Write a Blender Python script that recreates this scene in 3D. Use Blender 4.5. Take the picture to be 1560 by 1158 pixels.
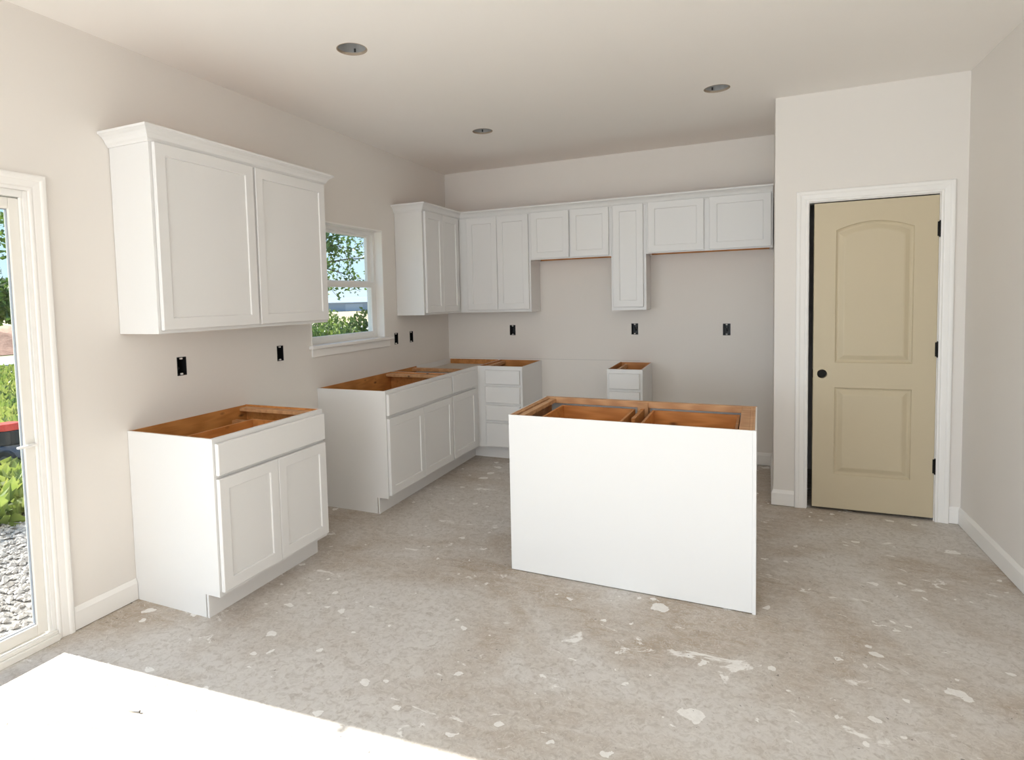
import bpy, bmesh, math, random
from mathutils import Vector, Matrix

# ------------------------------------------------------------------ camera
for o in list(bpy.data.objects):
    bpy.data.objects.remove(o)
scene = bpy.context.scene
COL = scene.collection
W_PX, H_PX = 1560, 1158

CAM = Vector((2.8398, -5.6666, 1.4991))
YAW, PIT, ROL, FPX, PPX, PPY = 0.4235, -0.0604, -0.0248, 908.36, 720.93, 510.94
fw = Vector((-math.sin(YAW) * math.cos(PIT), math.cos(YAW) * math.cos(PIT), math.sin(PIT)))
rt = fw.cross(Vector((0, 0, 1))).normalized()
up = rt.cross(fw)
rt, up = rt * math.cos(ROL) + up * math.sin(ROL), up * math.cos(ROL) - rt * math.sin(ROL)
cd = bpy.data.cameras.new('camera')
cd.sensor_fit = 'HORIZONTAL'
cd.sensor_width = 36.0
cd.lens = 36.0 * FPX / W_PX
cd.shift_x = (W_PX / 2 - PPX) / W_PX
cd.shift_y = -(H_PX / 2 - PPY) / W_PX
cd.clip_start, cd.clip_end = 0.05, 500
cam = bpy.data.objects.new('camera', cd)
COL.objects.link(cam)
cam.matrix_world = Matrix(((rt.x, up.x, -fw.x, CAM.x), (rt.y, up.y, -fw.y, CAM.y), (rt.z, up.z, -fw.z, CAM.z), (0, 0, 0, 1)))
scene.camera = cam

# ------------------------------------------------------------------ light
SUN_EL = math.radians(30)
SUN_SLOPE = 0.068                      # drift along +Y for each metre along +X
SUN_E, SKY_S, REAR_FILL_W = 17.0, 1.3, 42.0
scene.view_settings.view_transform = 'Standard'
scene.view_settings.look = 'None'
scene.view_settings.exposure = 0.05
scene.view_settings.gamma = 1.0
scene.view_settings.use_curve_mapping = False
scene.cycles.diffuse_bounces = 8

world = bpy.data.worlds.new('world')
scene.world = world
world.use_nodes = True
wn = world.node_tree
wn.nodes.clear()
# clear summer sky: pale at the horizon, blue overhead, faint wisps of cloud all round
wtc = wn.nodes.new('ShaderNodeTexCoord')
wsep = wn.nodes.new('ShaderNodeSeparateXYZ')
wn.links.new(wtc.outputs['Generated'], wsep.inputs[0])
wr = wn.nodes.new('ShaderNodeValToRGB')
wr.color_ramp.elements[0].position, wr.color_ramp.elements[0].color = 0.0, (0.66, 0.83, 0.95, 1)
wr.color_ramp.elements[1].position, wr.color_ramp.elements[1].color = 0.75, (0.22, 0.46, 0.86, 1)
we = wr.color_ramp.elements.new(0.22)
we.color = (0.38, 0.67, 0.95, 1)
wn.links.new(wsep.outputs[2], wr.inputs[0])
wmp = wn.nodes.new('ShaderNodeMapping')
wmp.inputs['Scale'].default_value = (2.0, 2.0, 7.0)
wn.links.new(wtc.outputs['Generated'], wmp.inputs[0])
wnz = wn.nodes.new('ShaderNodeTexNoise')
wnz.inputs['Scale'].default_value = 2.5
wnz.inputs['Detail'].default_value = 6.0
wn.links.new(wmp.outputs[0], wnz.inputs['Vector'])
wc = wn.nodes.new('ShaderNodeValToRGB')
wc.color_ramp.elements[0].position, wc.color_ramp.elements[0].color = 0.50, (0, 0, 0, 1)
wc.color_ramp.elements[1].position, wc.color_ramp.elements[1].color = 0.80, (0.7, 0.7, 0.7, 1)
wn.links.new(wnz.outputs[0], wc.inputs[0])
wx = wn.nodes.new('ShaderNodeMix')
wx.data_type = 'RGBA'
wx.inputs[7].default_value = (0.90, 0.93, 0.96, 1)
wn.links.new(wc.outputs[0], wx.inputs[0])
wn.links.new(wr.outputs[0], wx.inputs[6])
bg = wn.nodes.new('ShaderNodeBackground')
bg.inputs['Strength'].default_value = SKY_S
wo = wn.nodes.new('ShaderNodeOutputWorld')
wn.links.new(wx.outputs[2], bg.inputs[0])
wn.links.new(bg.outputs[0], wo.inputs[0])

sd = bpy.data.lights.new('sun', 'SUN')
sd.energy = SUN_E
sd.angle = math.radians(0.7)
sd.color = (1.0, 0.955, 0.90)
sun = bpy.data.objects.new('sun', sd)
COL.objects.link(sun)
sdir = Vector((math.cos(SUN_EL), SUN_SLOPE * math.cos(SUN_EL), -math.sin(SUN_EL))).normalized()
sun.rotation_euler = sdir.to_track_quat('-Z', 'Y').to_euler()
sun.location = (-12, -6, 10)

REAR_Y = -13.5
REAR_WINS = [(0.20, 1.35, 0.40, 2.40), (1.50, 2.65, 0.40, 2.40), (2.80, 3.95, 0.40, 2.40)]   # x0, x1, z0, z1 of unseen windows added in the rear wall for light
SIDE_WINS = [(-8.05, -6.40, 0.25, 2.25), (-10.10, -8.45, 0.25, 2.25), (-12.15, -10.50, 0.25, 2.25)]   # y0, y1, z0, z1 of unseen left-wall windows added to bring in sun
SIDE_W = 78.0
def daylight(loc, rot, a, b, watt):    # area lamp added in an unseen window opening to brighten the room
    ld = bpy.data.lights.new('window_daylight', 'AREA')
    ld.shape = 'RECTANGLE'
    ld.size, ld.size_y = a - .1, b - .1
    ld.energy = watt
    ld.color = (0.80, 0.90, 1.0)
    lo = bpy.data.objects.new('window_daylight', ld)
    COL.objects.link(lo)
    lo.location = loc
    lo.rotation_euler = rot
for (x0, x1, z0, z1) in REAR_WINS:
    daylight(((x0 + x1) / 2, REAR_Y - .05, (z0 + z1) / 2), (math.radians(90), 0, 0), x1 - x0, z1 - z0, REAR_FILL_W)
for (y0, y1, z0, z1) in SIDE_WINS:
    daylight((-.05, (y0 + y1) / 2, (z0 + z1) / 2), (math.radians(90), 0, math.radians(-90)), y1 - y0, z1 - z0, SIDE_W)

# ------------------------------------------------------------------ measures (metres; left wall x = 0, back wall y = 0)
H = 2.808
WR = 4.106
YC, XC, XCB = -1.042, 3.048, 3.086      # XCB: the alcove wall runs a little out of square
HB, DB, TOE, TR = 0.876, 0.584, 0.115, 0.0745
DU, ZU, ZD, ZT = 0.279, 1.369, 2.296, 2.352
WT = 0.15

# ------------------------------------------------------------------ materials
def newmat(name):
    m = bpy.data.materials.new(name)
    m.use_nodes = True
    nt = m.node_tree
    return m, nt, nt.nodes['Principled BSDF']

def N(nt, typ, **kw):
    n = nt.nodes.new(typ)
    for k, v in kw.items():
        if k in n.inputs.keys():
            n.inputs[k].default_value = v
        else:
            setattr(n, k, v)
    return n

def ramp(nt, src, stops):
    r = nt.nodes.new('ShaderNodeValToRGB')
    e = r.color_ramp.elements
    while len(e) < len(stops):
        e.new(0.5)
    for el, (p, c) in zip(e, stops):
        el.position = p
        el.color = (c, c, c, 1) if isinstance(c, (int, float)) else (*c, 1)
    nt.links.new(src, r.inputs[0])
    return r.outputs[0]

def mixc(nt, fac, a, b):
    n = nt.nodes.new('ShaderNodeMix')
    n.data_type = 'RGBA'
    for sock, v in ((n.inputs[0], fac), (n.inputs[6], a), (n.inputs[7], b)):
        if hasattr(v, 'links'):
            nt.links.new(v, sock)
        elif isinstance(v, (int, float)):
            sock.default_value = v
        else:
            sock.default_value = (*v, 1)
    return n.outputs[2]

def mth(nt, op, a, b=0.0):
    n = nt.nodes.new('ShaderNodeMath')
    n.operation = op
    for sock, v in ((n.inputs[0], a), (n.inputs[1], b)):
        if hasattr(v, 'links'):
            nt.links.new(v, sock)
        else:
            sock.default_value = v
    return n.outputs[0]

def coords(nt, scale=(1, 1, 1), kind='Object', rot=(0, 0, 0)):
    tc = nt.nodes.new('ShaderNodeTexCoord')
    mp = nt.nodes.new('ShaderNodeMapping')
    mp.inputs['Scale'].default_value = scale
    mp.inputs['Rotation'].default_value = rot
    nt.links.new(tc.outputs[kind], mp.inputs[0])
    return mp.outputs[0]

def noise(nt, vec, scale, detail=3.0, rough=0.55, dist=0.0):
    n = N(nt, 'ShaderNodeTexNoise', Scale=scale, Detail=detail, Roughness=rough, Distortion=dist)
    nt.links.new(vec, n.inputs['Vector'])
    return n.outputs[0]

def bump(nt, bs, hgt, strength, dist):
    b = N(nt, 'ShaderNodeBump', Strength=strength, Distance=dist)
    nt.links.new(hgt, b.inputs['Height'])
    nt.links.new(b.outputs[0], bs.inputs['Normal'])

def paint(name, col, rough=0.5, var=0.03, bscale=180, bstr=0.08, spec=0.4):
    m, nt, bs = newmat(name)
    v = coords(nt)
    n = noise(nt, v, 1.3, 3)
    c = mixc(nt, n, tuple(x * (1 - var) for x in col), tuple(min(1, x * (1 + var)) for x in col))
    nt.links.new(c, bs.inputs['Base Color'])
    bs.inputs['Roughness'].default_value = rough
    bs.inputs['Specular IOR Level'].default_value = spec
    if bstr:
        bump(nt, bs, noise(nt, v, bscale, 2), bstr, 0.001)
    return m

def plain(name, col, rough=0.5, metal=0.0, var=0.08):
    m, nt, bs = newmat(name)
    v = coords(nt)
    n = noise(nt, v, 9, 3)
    c = mixc(nt, n, tuple(x * (1 - var) for x in col), tuple(min(1, x * (1 + var)) for x in col))
    nt.links.new(c, bs.inputs['Base Color'])
    bs.inputs['Roughness'].default_value = rough
    bs.inputs['Metallic'].default_value = metal
    return m

def wood(name, dark, light, scale=(1.2, 9, 9), rough=0.5, knots=True):
    m, nt, bs = newmat(name)
    v = coords(nt, scale)
    n1 = noise(nt, v, 2.2, 5, 0.6, 1.2)
    wv = N(nt, 'ShaderNodeTexWave', Scale=1.6, Distortion=7.0, Detail=3.0)
    wv.inputs['Detail Scale'].default_value = 1.2
    nt.links.new(v, wv.inputs['Vector'])
    f = mth(nt, 'ADD', mth(nt, 'MULTIPLY', n1, 0.65), mth(nt, 'MULTIPLY', wv.outputs['Fac'], 0.35))
    c = mixc(nt, ramp(nt, f, [(0.15, 0.0), (0.85, 1.0)]), dark, light)
    if knots:
        vv = coords(nt, (4, 7, 9))
        vo = N(nt, 'ShaderNodeTexVoronoi', Scale=1.1)
        nt.links.new(vv, vo.inputs['Vector'])
        k = ramp(nt, vo.outputs['Distance'], [(0.05, 1.0), (0.13, 0.0)])
        c = mixc(nt, k, c, tuple(x * 0.35 for x in dark))
    nt.links.new(c, bs.inputs['Base Color'])
    bs.inputs['Roughness'].default_value = rough
    bump(nt, bs, f, 0.1, 0.002)
    return m

M = {}
M['wall'] = paint('wall_paint', (0.745, 0.708, 0.670), 0.75, 0.02, 260, 0.0, 0.25)
M['ceiling'] = paint('ceiling_paint', (0.89, 0.862, 0.832), 0.85, 0.02, 220, 0.0, 0.2)
M['trim'] = paint('trim_paint', (0.83, 0.81, 0.785), 0.35, 0.015, 90, 0.0)
M['cab'] = paint('cabinet_white_paint', (0.735, 0.728, 0.722), 0.38, 0.012, 120, 0.0)
M['vinyl'] = paint('white_vinyl', (0.82, 0.81, 0.79), 0.3, 0.01, 90, 0.0)
M['tan'] = paint('tan_door_primer', (0.545, 0.465, 0.325), 0.45, 0.02, 160, 0.05)
M['wood'] = wood('orange_stained_plywood', (0.40, 0.150, 0.034), (0.62, 0.275, 0.080), (0.9, 12, 12))
M['rail'] = wood('raw_poplar_rail', (0.42, 0.20, 0.080), (0.66, 0.38, 0.19))
M['deck'] = plain('pale_corner_deck', (0.60, 0.54, 0.47), 0.6)
M['black'] = plain('black_plastic', (0.008, 0.008, 0.009), 0.45)
M['bronze'] = plain('black_bronze_hinge', (0.012, 0.010, 0.009), 0.4, 0.6)
M['steel'] = plain('grey_can_metal', (0.46, 0.47, 0.48), 0.6, 0.3)
M['socket'] = plain('dark_socket', (0.05, 0.05, 0.05), 0.6)
M['gypsum'] = plain('raw_gypsum_edge', (0.42, 0.34, 0.26), 0.9)
M['alu'] = plain('aluminium_track', (0.55, 0.54, 0.51), 0.4, 0.4)
M['rubber'] = plain('grey_glazing_gasket', (0.30, 0.32, 0.36), 0.6)
M['screw'] = plain('dark_screw_steel', (0.10, 0.095, 0.09), 0.4, 0.8)
M['slider_vinyl'] = paint('almond_slider_vinyl', (0.79, 0.765, 0.72), 0.35, 0.012, 90, 0.0)

def glassmat():
    m = bpy.data.materials.new('window_glass')
    m.use_nodes = True
    nt = m.node_tree
    nt.nodes.clear()
    out = nt.nodes.new('ShaderNodeOutputMaterial')
    tr = nt.nodes.new('ShaderNodeBsdfTransparent')
    tr.inputs[0].default_value = (0.955, 0.975, 0.97, 1)
    gl = nt.nodes.new('ShaderNodeBsdfGlossy')
    gl.inputs['Roughness'].default_value = 0.02
    lw = nt.nodes.new('ShaderNodeLayerWeight')
    lw.inputs['Blend'].default_value = 0.5
    fr = nt.nodes.new('ShaderNodeMath')
    fr.operation = 'MULTIPLY_ADD'
    pw = nt.nodes.new('ShaderNodeMath')
    pw.operation = 'POWER'
    pw.inputs[1].default_value = 5.0
    nt.links.new(lw.outputs['Facing'], pw.inputs[0])
    nt.links.new(pw.outputs[0], fr.inputs[0])
    fr.inputs[1].default_value = 0.6
    fr.inputs[2].default_value = 0.02
    mx = nt.nodes.new('ShaderNodeMixShader')
    nt.links.new(fr.outputs[0], mx.inputs[0])
    nt.links.new(tr.outputs[0], mx.inputs[1])
    nt.links.new(gl.outputs[0], mx.inputs[2])
    nt.links.new(mx.outputs[0], out.inputs[0])
    return m
M['glass'] = glassmat()

def floormat():
    m, nt, bs = newmat('concrete_slab')
    v = coords(nt)
    big = noise(nt, v, 0.9, 5, 0.6, 0.6)
    mid = noise(nt, coords(nt, (1, 2.2, 1), rot=(0, 0, 0.5)), 5.5, 7, 0.65, 1.6)
    fine = noise(nt, v, 34, 5, 0.65, 1.0)
    c = mixc(nt, ramp(nt, big, [(0.43, 0.0), (0.60, 1.0)]), (0.585, 0.555, 0.525), (0.385, 0.310, 0.235))
    c = mixc(nt, mth(nt, 'MULTIPLY', ramp(nt, mid, [(0.35, 0.0), (0.72, 1.0)]), 0.6), c, (0.65, 0.625, 0.59))
    c = mixc(nt, mth(nt, 'MULTIPLY', ramp(nt, fine, [(0.30, 1.0), (0.54, 0.0)]), 0.65), c, (0.34, 0.295, 0.25))
    curl = noise(nt, v, 15, 3, 0.5, 4.5)
    c = mixc(nt, mth(nt, 'MULTIPLY', ramp(nt, curl, [(0.52, 0.0), (0.57, 1.0), (0.62, 0.0)]), 0.45), c, (0.68, 0.65, 0.61))
    # joint-compound droppings: round spots, flakes, smears
    dv = nt.nodes.new('ShaderNodeMix')
    dv.data_type = 'VECTOR'
    dv.inputs[0].default_value = 0.075
    nz = N(nt, 'ShaderNodeTexNoise', Scale=17.0, Detail=5.0)
    nt.links.new(v, nz.inputs['Vector'])
    nt.links.new(v, dv.inputs[4])
    nt.links.new(nz.outputs['Color'], dv.inputs[5])
    wv = dv.outputs[1]
    def spots(scale, r0, r1, sel):
        vo = N(nt, 'ShaderNodeTexVoronoi', Scale=scale)
        nt.links.new(wv, vo.inputs['Vector'])
        sp = nt.nodes.new('ShaderNodeSeparateColor')
        nt.links.new(vo.outputs['Color'], sp.inputs[0])
        rr = mth(nt, 'MULTIPLY', sp.outputs[1], r1)
        rr = mth(nt, 'ADD', rr, r0)
        inside = mth(nt, 'LESS_THAN', vo.outputs['Distance'], rr)
        return mth(nt, 'MULTIPLY', inside, mth(nt, 'LESS_THAN', sp.outputs[0], sel))
    white = mth(nt, 'MAXIMUM', spots(6.0, 0.03, 0.26, 0.17), spots(17.0, 0.04, 0.30, 0.16))
    patch = noise(nt, v, 1.7, 6, 0.62, 1.2)
    sm = ramp(nt, noise(nt, coords(nt, (1, 1.7, 1), rot=(0, 0, 0.7)), 4.2, 7, 0.68, 1.5), [(0.625, 0.0), (0.66, 1.0)])
    white = mth(nt, 'MAXIMUM', white, mth(nt, 'MULTIPLY', sm, ramp(nt, patch, [(0.44, 0.0), (0.53, 1.0)])))
    rag = ramp(nt, noise(nt, coords(nt, (1, 1.3, 1), rot=(0, 0, 1.1)), 2.6, 9, 0.66, 0.8), [(0.66, 0.0), (0.69, 1.0)])
    white = mth(nt, 'MAXIMUM', white, rag)
    c = mixc(nt, mth(nt, 'MULTIPLY', white, mth(nt, 'ADD', mth(nt, 'MULTIPLY', fine, 0.6), 0.50)), c, (0.84, 0.825, 0.80))
    dark = mth(nt, 'MAXIMUM', spots(23.0, 0.02, 0.08, 0.22), spots(48.0, 0.03, 0.13, 0.12))
    c = mixc(nt, mth(nt, 'MULTIPLY', dark, 0.7), c, (0.09, 0.08, 0.07))
    nt.links.new(c, bs.inputs['Base Color'])
    bs.inputs['Roughness'].default_value = 0.55
    bs.inputs['Specular IOR Level'].default_value = 0.35
    bump(nt, bs, noise(nt, v, 34, 3, 0.65, 1.0), 0.25, 0.003)
    return m
M['floor'] = floormat()

def wallback():
    m, nt, bs = newmat('back_wall_paint')
    v = coords(nt)
    n = noise(nt, v, 1.3, 3)
    c = mixc(nt, n, (0.735, 0.698, 0.660), (0.755, 0.718, 0.680))
    sp = nt.nodes.new('ShaderNodeSeparateXYZ')
    nt.links.new(v, sp.inputs[0])
    ln = mth(nt, 'LESS_THAN', mth(nt, 'ABSOLUTE', mth(nt, 'SUBTRACT', sp.outputs[2], 0.890)), 0.0022)   # pencil line at counter height
    ln = mth(nt, 'MULTIPLY', ln, mth(nt, 'LESS_THAN', sp.outputs[0], 1.98))
    c = mixc(nt, mth(nt, 'MULTIPLY', ln, 0.35), c, (0.25, 0.25, 0.25))
    nt.links.new(c, bs.inputs['Base Color'])
    bs.inputs['Roughness'].default_value = 0.75
    bs.inputs['Specular IOR Level'].default_value = 0.25
    return m
M['wall_back'] = wallback()

def leafmat(name, a, b, trans=0.35):
    m, nt, bs = newmat(name)
    v = coords(nt)
    c = mixc(nt, ramp(nt, noise(nt, v, 2.3, 3), [(0.35, 0.0), (0.65, 1.0)]), a, b)
    nt.links.new(c, bs.inputs['Base Color'])
    bs.inputs['Roughness'].default_value = 0.5
    tl = nt.nodes.new('ShaderNodeBsdfTranslucent')
    nt.links.new(c, tl.inputs[0])
    mx = nt.nodes.new('ShaderNodeMixShader')
    mx.inputs[0].default_value = trans
    out = nt.nodes['Material Output']
    nt.links.new(bs.outputs[0], mx.inputs[1])
    nt.links.new(tl.outputs[0], mx.inputs[2])
    nt.links.new(mx.outputs[0], out.inputs[0])
    return m
M['leaf_tree'] = leafmat('tree_leaf', (0.060, 0.12, 0.022), (0.16, 0.24, 0.05))
M['leaf_shrub'] = leafmat('shrub_leaf', (0.075, 0.14, 0.03), (0.24, 0.30, 0.07))
M['leaf_weed'] = leafmat('weed_leaf', (0.14, 0.22, 0.04), (0.36, 0.38, 0.10))
M['bark'] = plain('bark', (0.10, 0.075, 0.055), 0.9)
M['red'] = plain('red_enamel', (0.62, 0.055, 0.025), 0.35)
M['greyp'] = plain('grey_plastic', (0.10, 0.10, 0.11), 0.55)
M['tyre'] = plain('black_rubber', (0.018, 0.018, 0.02), 0.7)

def groundmat(name, a, b, scale, rough=0.95, bstr=0.5):
    m, nt, bs = newmat(name)
    v = coords(nt)
    n = noise(nt, v, scale, 6, 0.7)
    c = mixc(nt, ramp(nt, n, [(0.3, 0.0), (0.7, 1.0)]), a, b)
    nt.links.new(c, bs.inputs['Base Color'])
    bs.inputs['Roughness'].default_value = rough
    bump(nt, bs, noise(nt, v, scale * 5, 5, 0.7), bstr, 0.03)
    return m
M['grass'] = groundmat('lawn_ground', (0.12, 0.15, 0.04), (0.30, 0.25, 0.11), 0.8)
M['field'] = groundmat('dry_field', (0.40, 0.31, 0.17), (0.52, 0.42, 0.25), 0.15)
M['gravel'] = groundmat('gravel_bed', (0.20, 0.18, 0.16), (0.42, 0.39, 0.36), 30)
M['pebble'] = groundmat('gravel_stone', (0.30, 0.27, 0.245), (0.56, 0.53, 0.50), 14)
M['soil'] = groundmat('red_soil', (0.26, 0.11, 0.06), (0.56, 0.30, 0.19), 2.6)
M['road'] = groundmat('pale_road', (0.50, 0.49, 0.50), (0.60, 0.59, 0.60), 2)
M['barn'] = plain('blue_grey_metal_siding', (0.30, 0.35, 0.44), 0.6)
M['barnroof'] = plain('pale_blue_roof', (0.40, 0.45, 0.54), 0.5)

# ------------------------------------------------------------------ helpers
class MB:
    """collects geometry; build() links it as one mesh object"""
    def __init__(s):
        s.v, s.f, s.m, s.mats = [], [], [], []
    def mi(s, mat):
        if mat not in s.mats:
            s.mats.append(mat)
        return s.mats.index(mat)
    def poly(s, pts, mat):
        b = len(s.v)
        s.v += [tuple(p) for p in pts]
        s.f.append(tuple(range(b, b + len(pts))))
        s.m.append(s.mi(mat))
    def mesh(s, verts, faces, mat):
        b = len(s.v)
        s.v += [tuple(p) for p in verts]
        k = s.mi(mat)
        for f in faces:
            s.f.append(tuple(i + b for i in f))
            s.m.append(k)
    def box(s, x0, x1, y0, y1, z0, z1, mat, **faces):
        """faces: xn xp yn yp zn zp override the material of single sides"""
        b = len(s.v)
        s.v += [(x, y, z) for z in (z0, z1) for y in (y0, y1) for x in (x0, x1)]
        for key, f in (('zn', (0, 2, 3, 1)), ('zp', (4, 5, 7, 6)), ('yn', (0, 1, 5, 4)), ('yp', (2, 6, 7, 3)), ('xn', (0, 4, 6, 2)), ('xp', (1, 3, 7, 5))):
            s.f.append(tuple(i + b for i in f))
            s.m.append(s.mi(faces.get(key, mat)))
        return s
    def prism(s, poly, h0, h1, mp, mat):
        """poly of (a,b), mp(a,b,h) -> xyz"""
        n = len(poly)
        vs = [mp(a, b, h0) for a, b in poly] + [mp(a, b, h1) for a, b in poly]
        fs = [tuple(range(n - 1, -1, -1)), tuple(range(n, 2 * n))] + [(i, (i + 1) % n, n + (i + 1) % n, n + i) for i in range(n)]
        s.mesh(vs, fs, mat)
        return s
    def cyl(s, p0, p1, r0, r1, mat, n=16, cap=True):
        p0, p1 = Vector(p0), Vector(p1)
        d = (p1 - p0).normalized()
        a = d.orthogonal().normalized()
        c = d.cross(a)
        vs = [p0 + (a * math.cos(t) + c * math.sin(t)) * r0 for t in [2 * math.pi * i / n for i in range(n)]]
        vs += [p1 + (a * math.cos(t) + c * math.sin(t)) * r1 for t in [2 * math.pi * i / n for i in range(n)]]
        fs = [(i, (i + 1) % n, n + (i + 1) % n, n + i) for i in range(n)]
        if cap:
            fs += [tuple(range(n - 1, -1, -1)), tuple(range(n, 2 * n))]
        s.mesh(vs, fs, mat)
        return s
    def sweep(s, path, prof, mp, mat, closed=False):
        """prof of (offset to the right of the path, height); mitred corners; mp(a,b,h)->xyz"""
        n = len(path)
        P = [Vector(q) for q in path]
        rings = []
        for i in range(n):
            dirs = []
            if closed or i > 0:
                dirs.append((P[i] - P[i - 1]).normalized())
            if closed or i < n - 1:
                dirs.append((P[(i + 1) % n] - P[i]).normalized())
            ns = [Vector((d.y, -d.x)) for d in dirs]
            mvec = ns[0] if len(ns) == 1 else (ns[0] + ns[1]) / (1 + ns[0].dot(ns[1]))
            rings.append([mp(P[i].x + mvec.x * o, P[i].y + mvec.y * o, h) for o, h in prof])
        k = len(prof)
        vs = [q for r in rings for q in r]
        fs = []
        for i in range(n if closed else n - 1):
            j = (i + 1) % n
            for q in range(k):
                fs.append((i * k + q, i * k + (q + 1) % k, j * k + (q + 1) % k, j * k + q))
        if not closed:
            fs += [tuple(range(k)), tuple(range((n - 1) * k + k - 1, (n - 1) * k - 1, -1))]
        s.mesh(vs, fs, mat)
        return s
    def build(s, name, parent=None, bevel=0.0, smooth=False, recalc=True, seg=2):
        me = bpy.data.meshes.new(name)
        me.from_pydata(s.v, [], s.f)
        for mt in s.mats:
            me.materials.append(mt)
        me.polygons.foreach_set('material_index', s.m)
        if recalc:
            bm = bmesh.new()
            bm.from_mesh(me)
            bmesh.ops.recalc_face_normals(bm, faces=bm.faces)
            bm.to_mesh(me)
            bm.free()
        if smooth:
            me.polygons.foreach_set('use_smooth', [True] * len(me.polygons))
        me.update()
        o = bpy.data.objects.new(name, me)
        COL.objects.link(o)
        if parent:
            o.parent = parent
        if bevel:
            md = o.modifiers.new('bevel', 'BEVEL')
            md.width = bevel
            md.segments = seg
            md.limit_method = 'ANGLE'
            md.angle_limit = math.radians(40)
        return o

def tag(o, label, cat, group=None, kind=None):
    o['label'] = label
    o['category'] = cat
    if group:
        o['group'] = group
    if kind:
        o['kind'] = kind
    return o

def thing(name, label, cat, loc=(0, 0, 0), rz=0.0, group=None, kind=None):
    o = bpy.data.objects.new(name, None)
    o.empty_display_size = 0.1
    COL.objects.link(o)
    o.location = loc
    o.rotation_euler = (0, 0, rz)
    return tag(o, label, cat, group, kind)

XY = lambda a, b, h: (a, b, h)

def wall_cells(mb, axis, t0, t1, a0, a1, z0, z1, openings, mat):
    """wall slab with real openings; axis 'x': slab t0..t1 along x, runs along y; axis 'y': the other way"""
    A = sorted({a0, a1, *[q for o in openings for q in o[:2]]})
    Z = sorted({z0, z1, *[q for o in openings for q in o[2:]]})
    solid = {}
    for i in range(len(A) - 1):
        for j in range(len(Z) - 1):
            am, zm = (A[i] + A[i + 1]) / 2, (Z[j] + Z[j + 1]) / 2
            solid[i, j] = not any(o[0] < am < o[1] and o[2] < zm < o[3] for o in openings)
    P = (lambda t, a, z: (t, a, z)) if axis == 'x' else (lambda t, a, z: (a, t, z))
    for (i, j), s in solid.items():
        if not s:
            continue
        b0, b1, c0, c1 = A[i], A[i + 1], Z[j], Z[j + 1]
        for t in (t0, t1):
            mb.poly([P(t, b0, c0), P(t, b1, c0), P(t, b1, c1), P(t, b0, c1)], mat)
        if not solid.get((i - 1, j), False):
            mb.poly([P(t0, b0, c0), P(t1, b0, c0), P(t1, b0, c1), P(t0, b0, c1)], mat)
        if not solid.get((i + 1, j), False):
            mb.poly([P(t0, b1, c0), P(t1, b1, c0), P(t1, b1, c1), P(t0, b1, c1)], mat)
        if not solid.get((i, j - 1), False):
            mb.poly([P(t0, b0, c0), P(t1, b0, c0), P(t1, b1, c0), P(t0, b1, c0)], mat)
        if not solid.get((i, j + 1), False):
            mb.poly([P(t0, b0, c1), P(t1, b0, c1), P(t1, b1, c1), P(t0, b1, c1)], mat)

def wall_obj(name, label, mat, *args):
    mb = MB()
    wall_cells(mb, *args, mat)
    o = mb.build(name, recalc=False)
    me = o.data
    bm = bmesh.new()
    bm.from_mesh(me)
    bmesh.ops.remove_doubles(bm, verts=bm.verts, dist=1e-5)
    bmesh.ops.recalc_face_normals(bm, faces=bm.faces)
    bm.to_mesh(me)
    bm.free()
    return tag(o, label, 'wall', kind='structure')

# ------------------------------------------------------------------ room shell
SL0, SL1, SLZ = -5.90, -4.058, 2.018             # sliding door opening
WY0, WY1, WZ0, WZ1 = -2.220, -1.236, 1.188, 2.111  # kitchen window opening
OW, OH = 0.031, 0.052                            # half size of an electrical box
LEFT_BOX = [(-3.322, 1.1675), (-2.5437, 1.167), (-1.056, 1.162), (-0.786, 1.161)]
BACK_BOX = [(0.725, 1.177), (1.935, 1.186), (2.722, 1.180)]

mb = MB()
mb.box(-0.15, WR + .15, REAR_Y - .15, 0.15, -0.12, 0.0, M['floor'])
tag(mb.build('floor'), 'bare concrete floor slab spotted with white joint compound', 'floor', kind='structure')

wall_obj('wall_left', 'greige painted wall with the sliding glass door and window', M['wall'], 'x', -WT, 0.0, REAR_Y, 0.15, 0.0, H + .1,
         [(SL0, SL1, 0.0, SLZ), (WY0, WY1, WZ0, WZ1)] + SIDE_WINS + [(y - OW, y + OW, z - OH, z + OH) for y, z in LEFT_BOX])
wall_obj('wall_back', 'greige back wall behind the long row of cabinets', M['wall_back'], 'y', 0.0, WT, 0.0, WR + .15, 0.0, H + .1,
         [(x - OW, x + OW, z - OH, z + OH) for x, z in BACK_BOX])
wall_obj('wall_right', 'plain pale wall running along the right side', M['wall'], 'x', WR, WR + .15, REAR_Y, 0.0, 0.0, H + .1, [])
DX0, DX1, DZ = 3.250, 3.972, 2.093
wall_obj('wall_pantry', 'greige wall around the tan pantry door', M['wall'], 'y', YC, YC + .12, XC, WR, 0.0, H, [(DX0, DX1, 0.0, DZ)])
mb = MB()
mb.prism([(XC + (XCB - XC) * .12 / -YC, YC + .12), (XC + .12, YC + .12), (XCB + .10, 0.0), (XCB, 0.0)], 0.0, H, XY, M['wall'])
tag(mb.build('wall_pantry_side'), 'narrow return wall closing the refrigerator alcove', 'wall', kind='structure')
wall_obj('wall_rear', 'wall with three added windows behind the photographer', M['wall'], 'y', REAR_Y - .15, REAR_Y, -.15, WR + .15, 0.0, H + .1, REAR_WINS)

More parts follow.
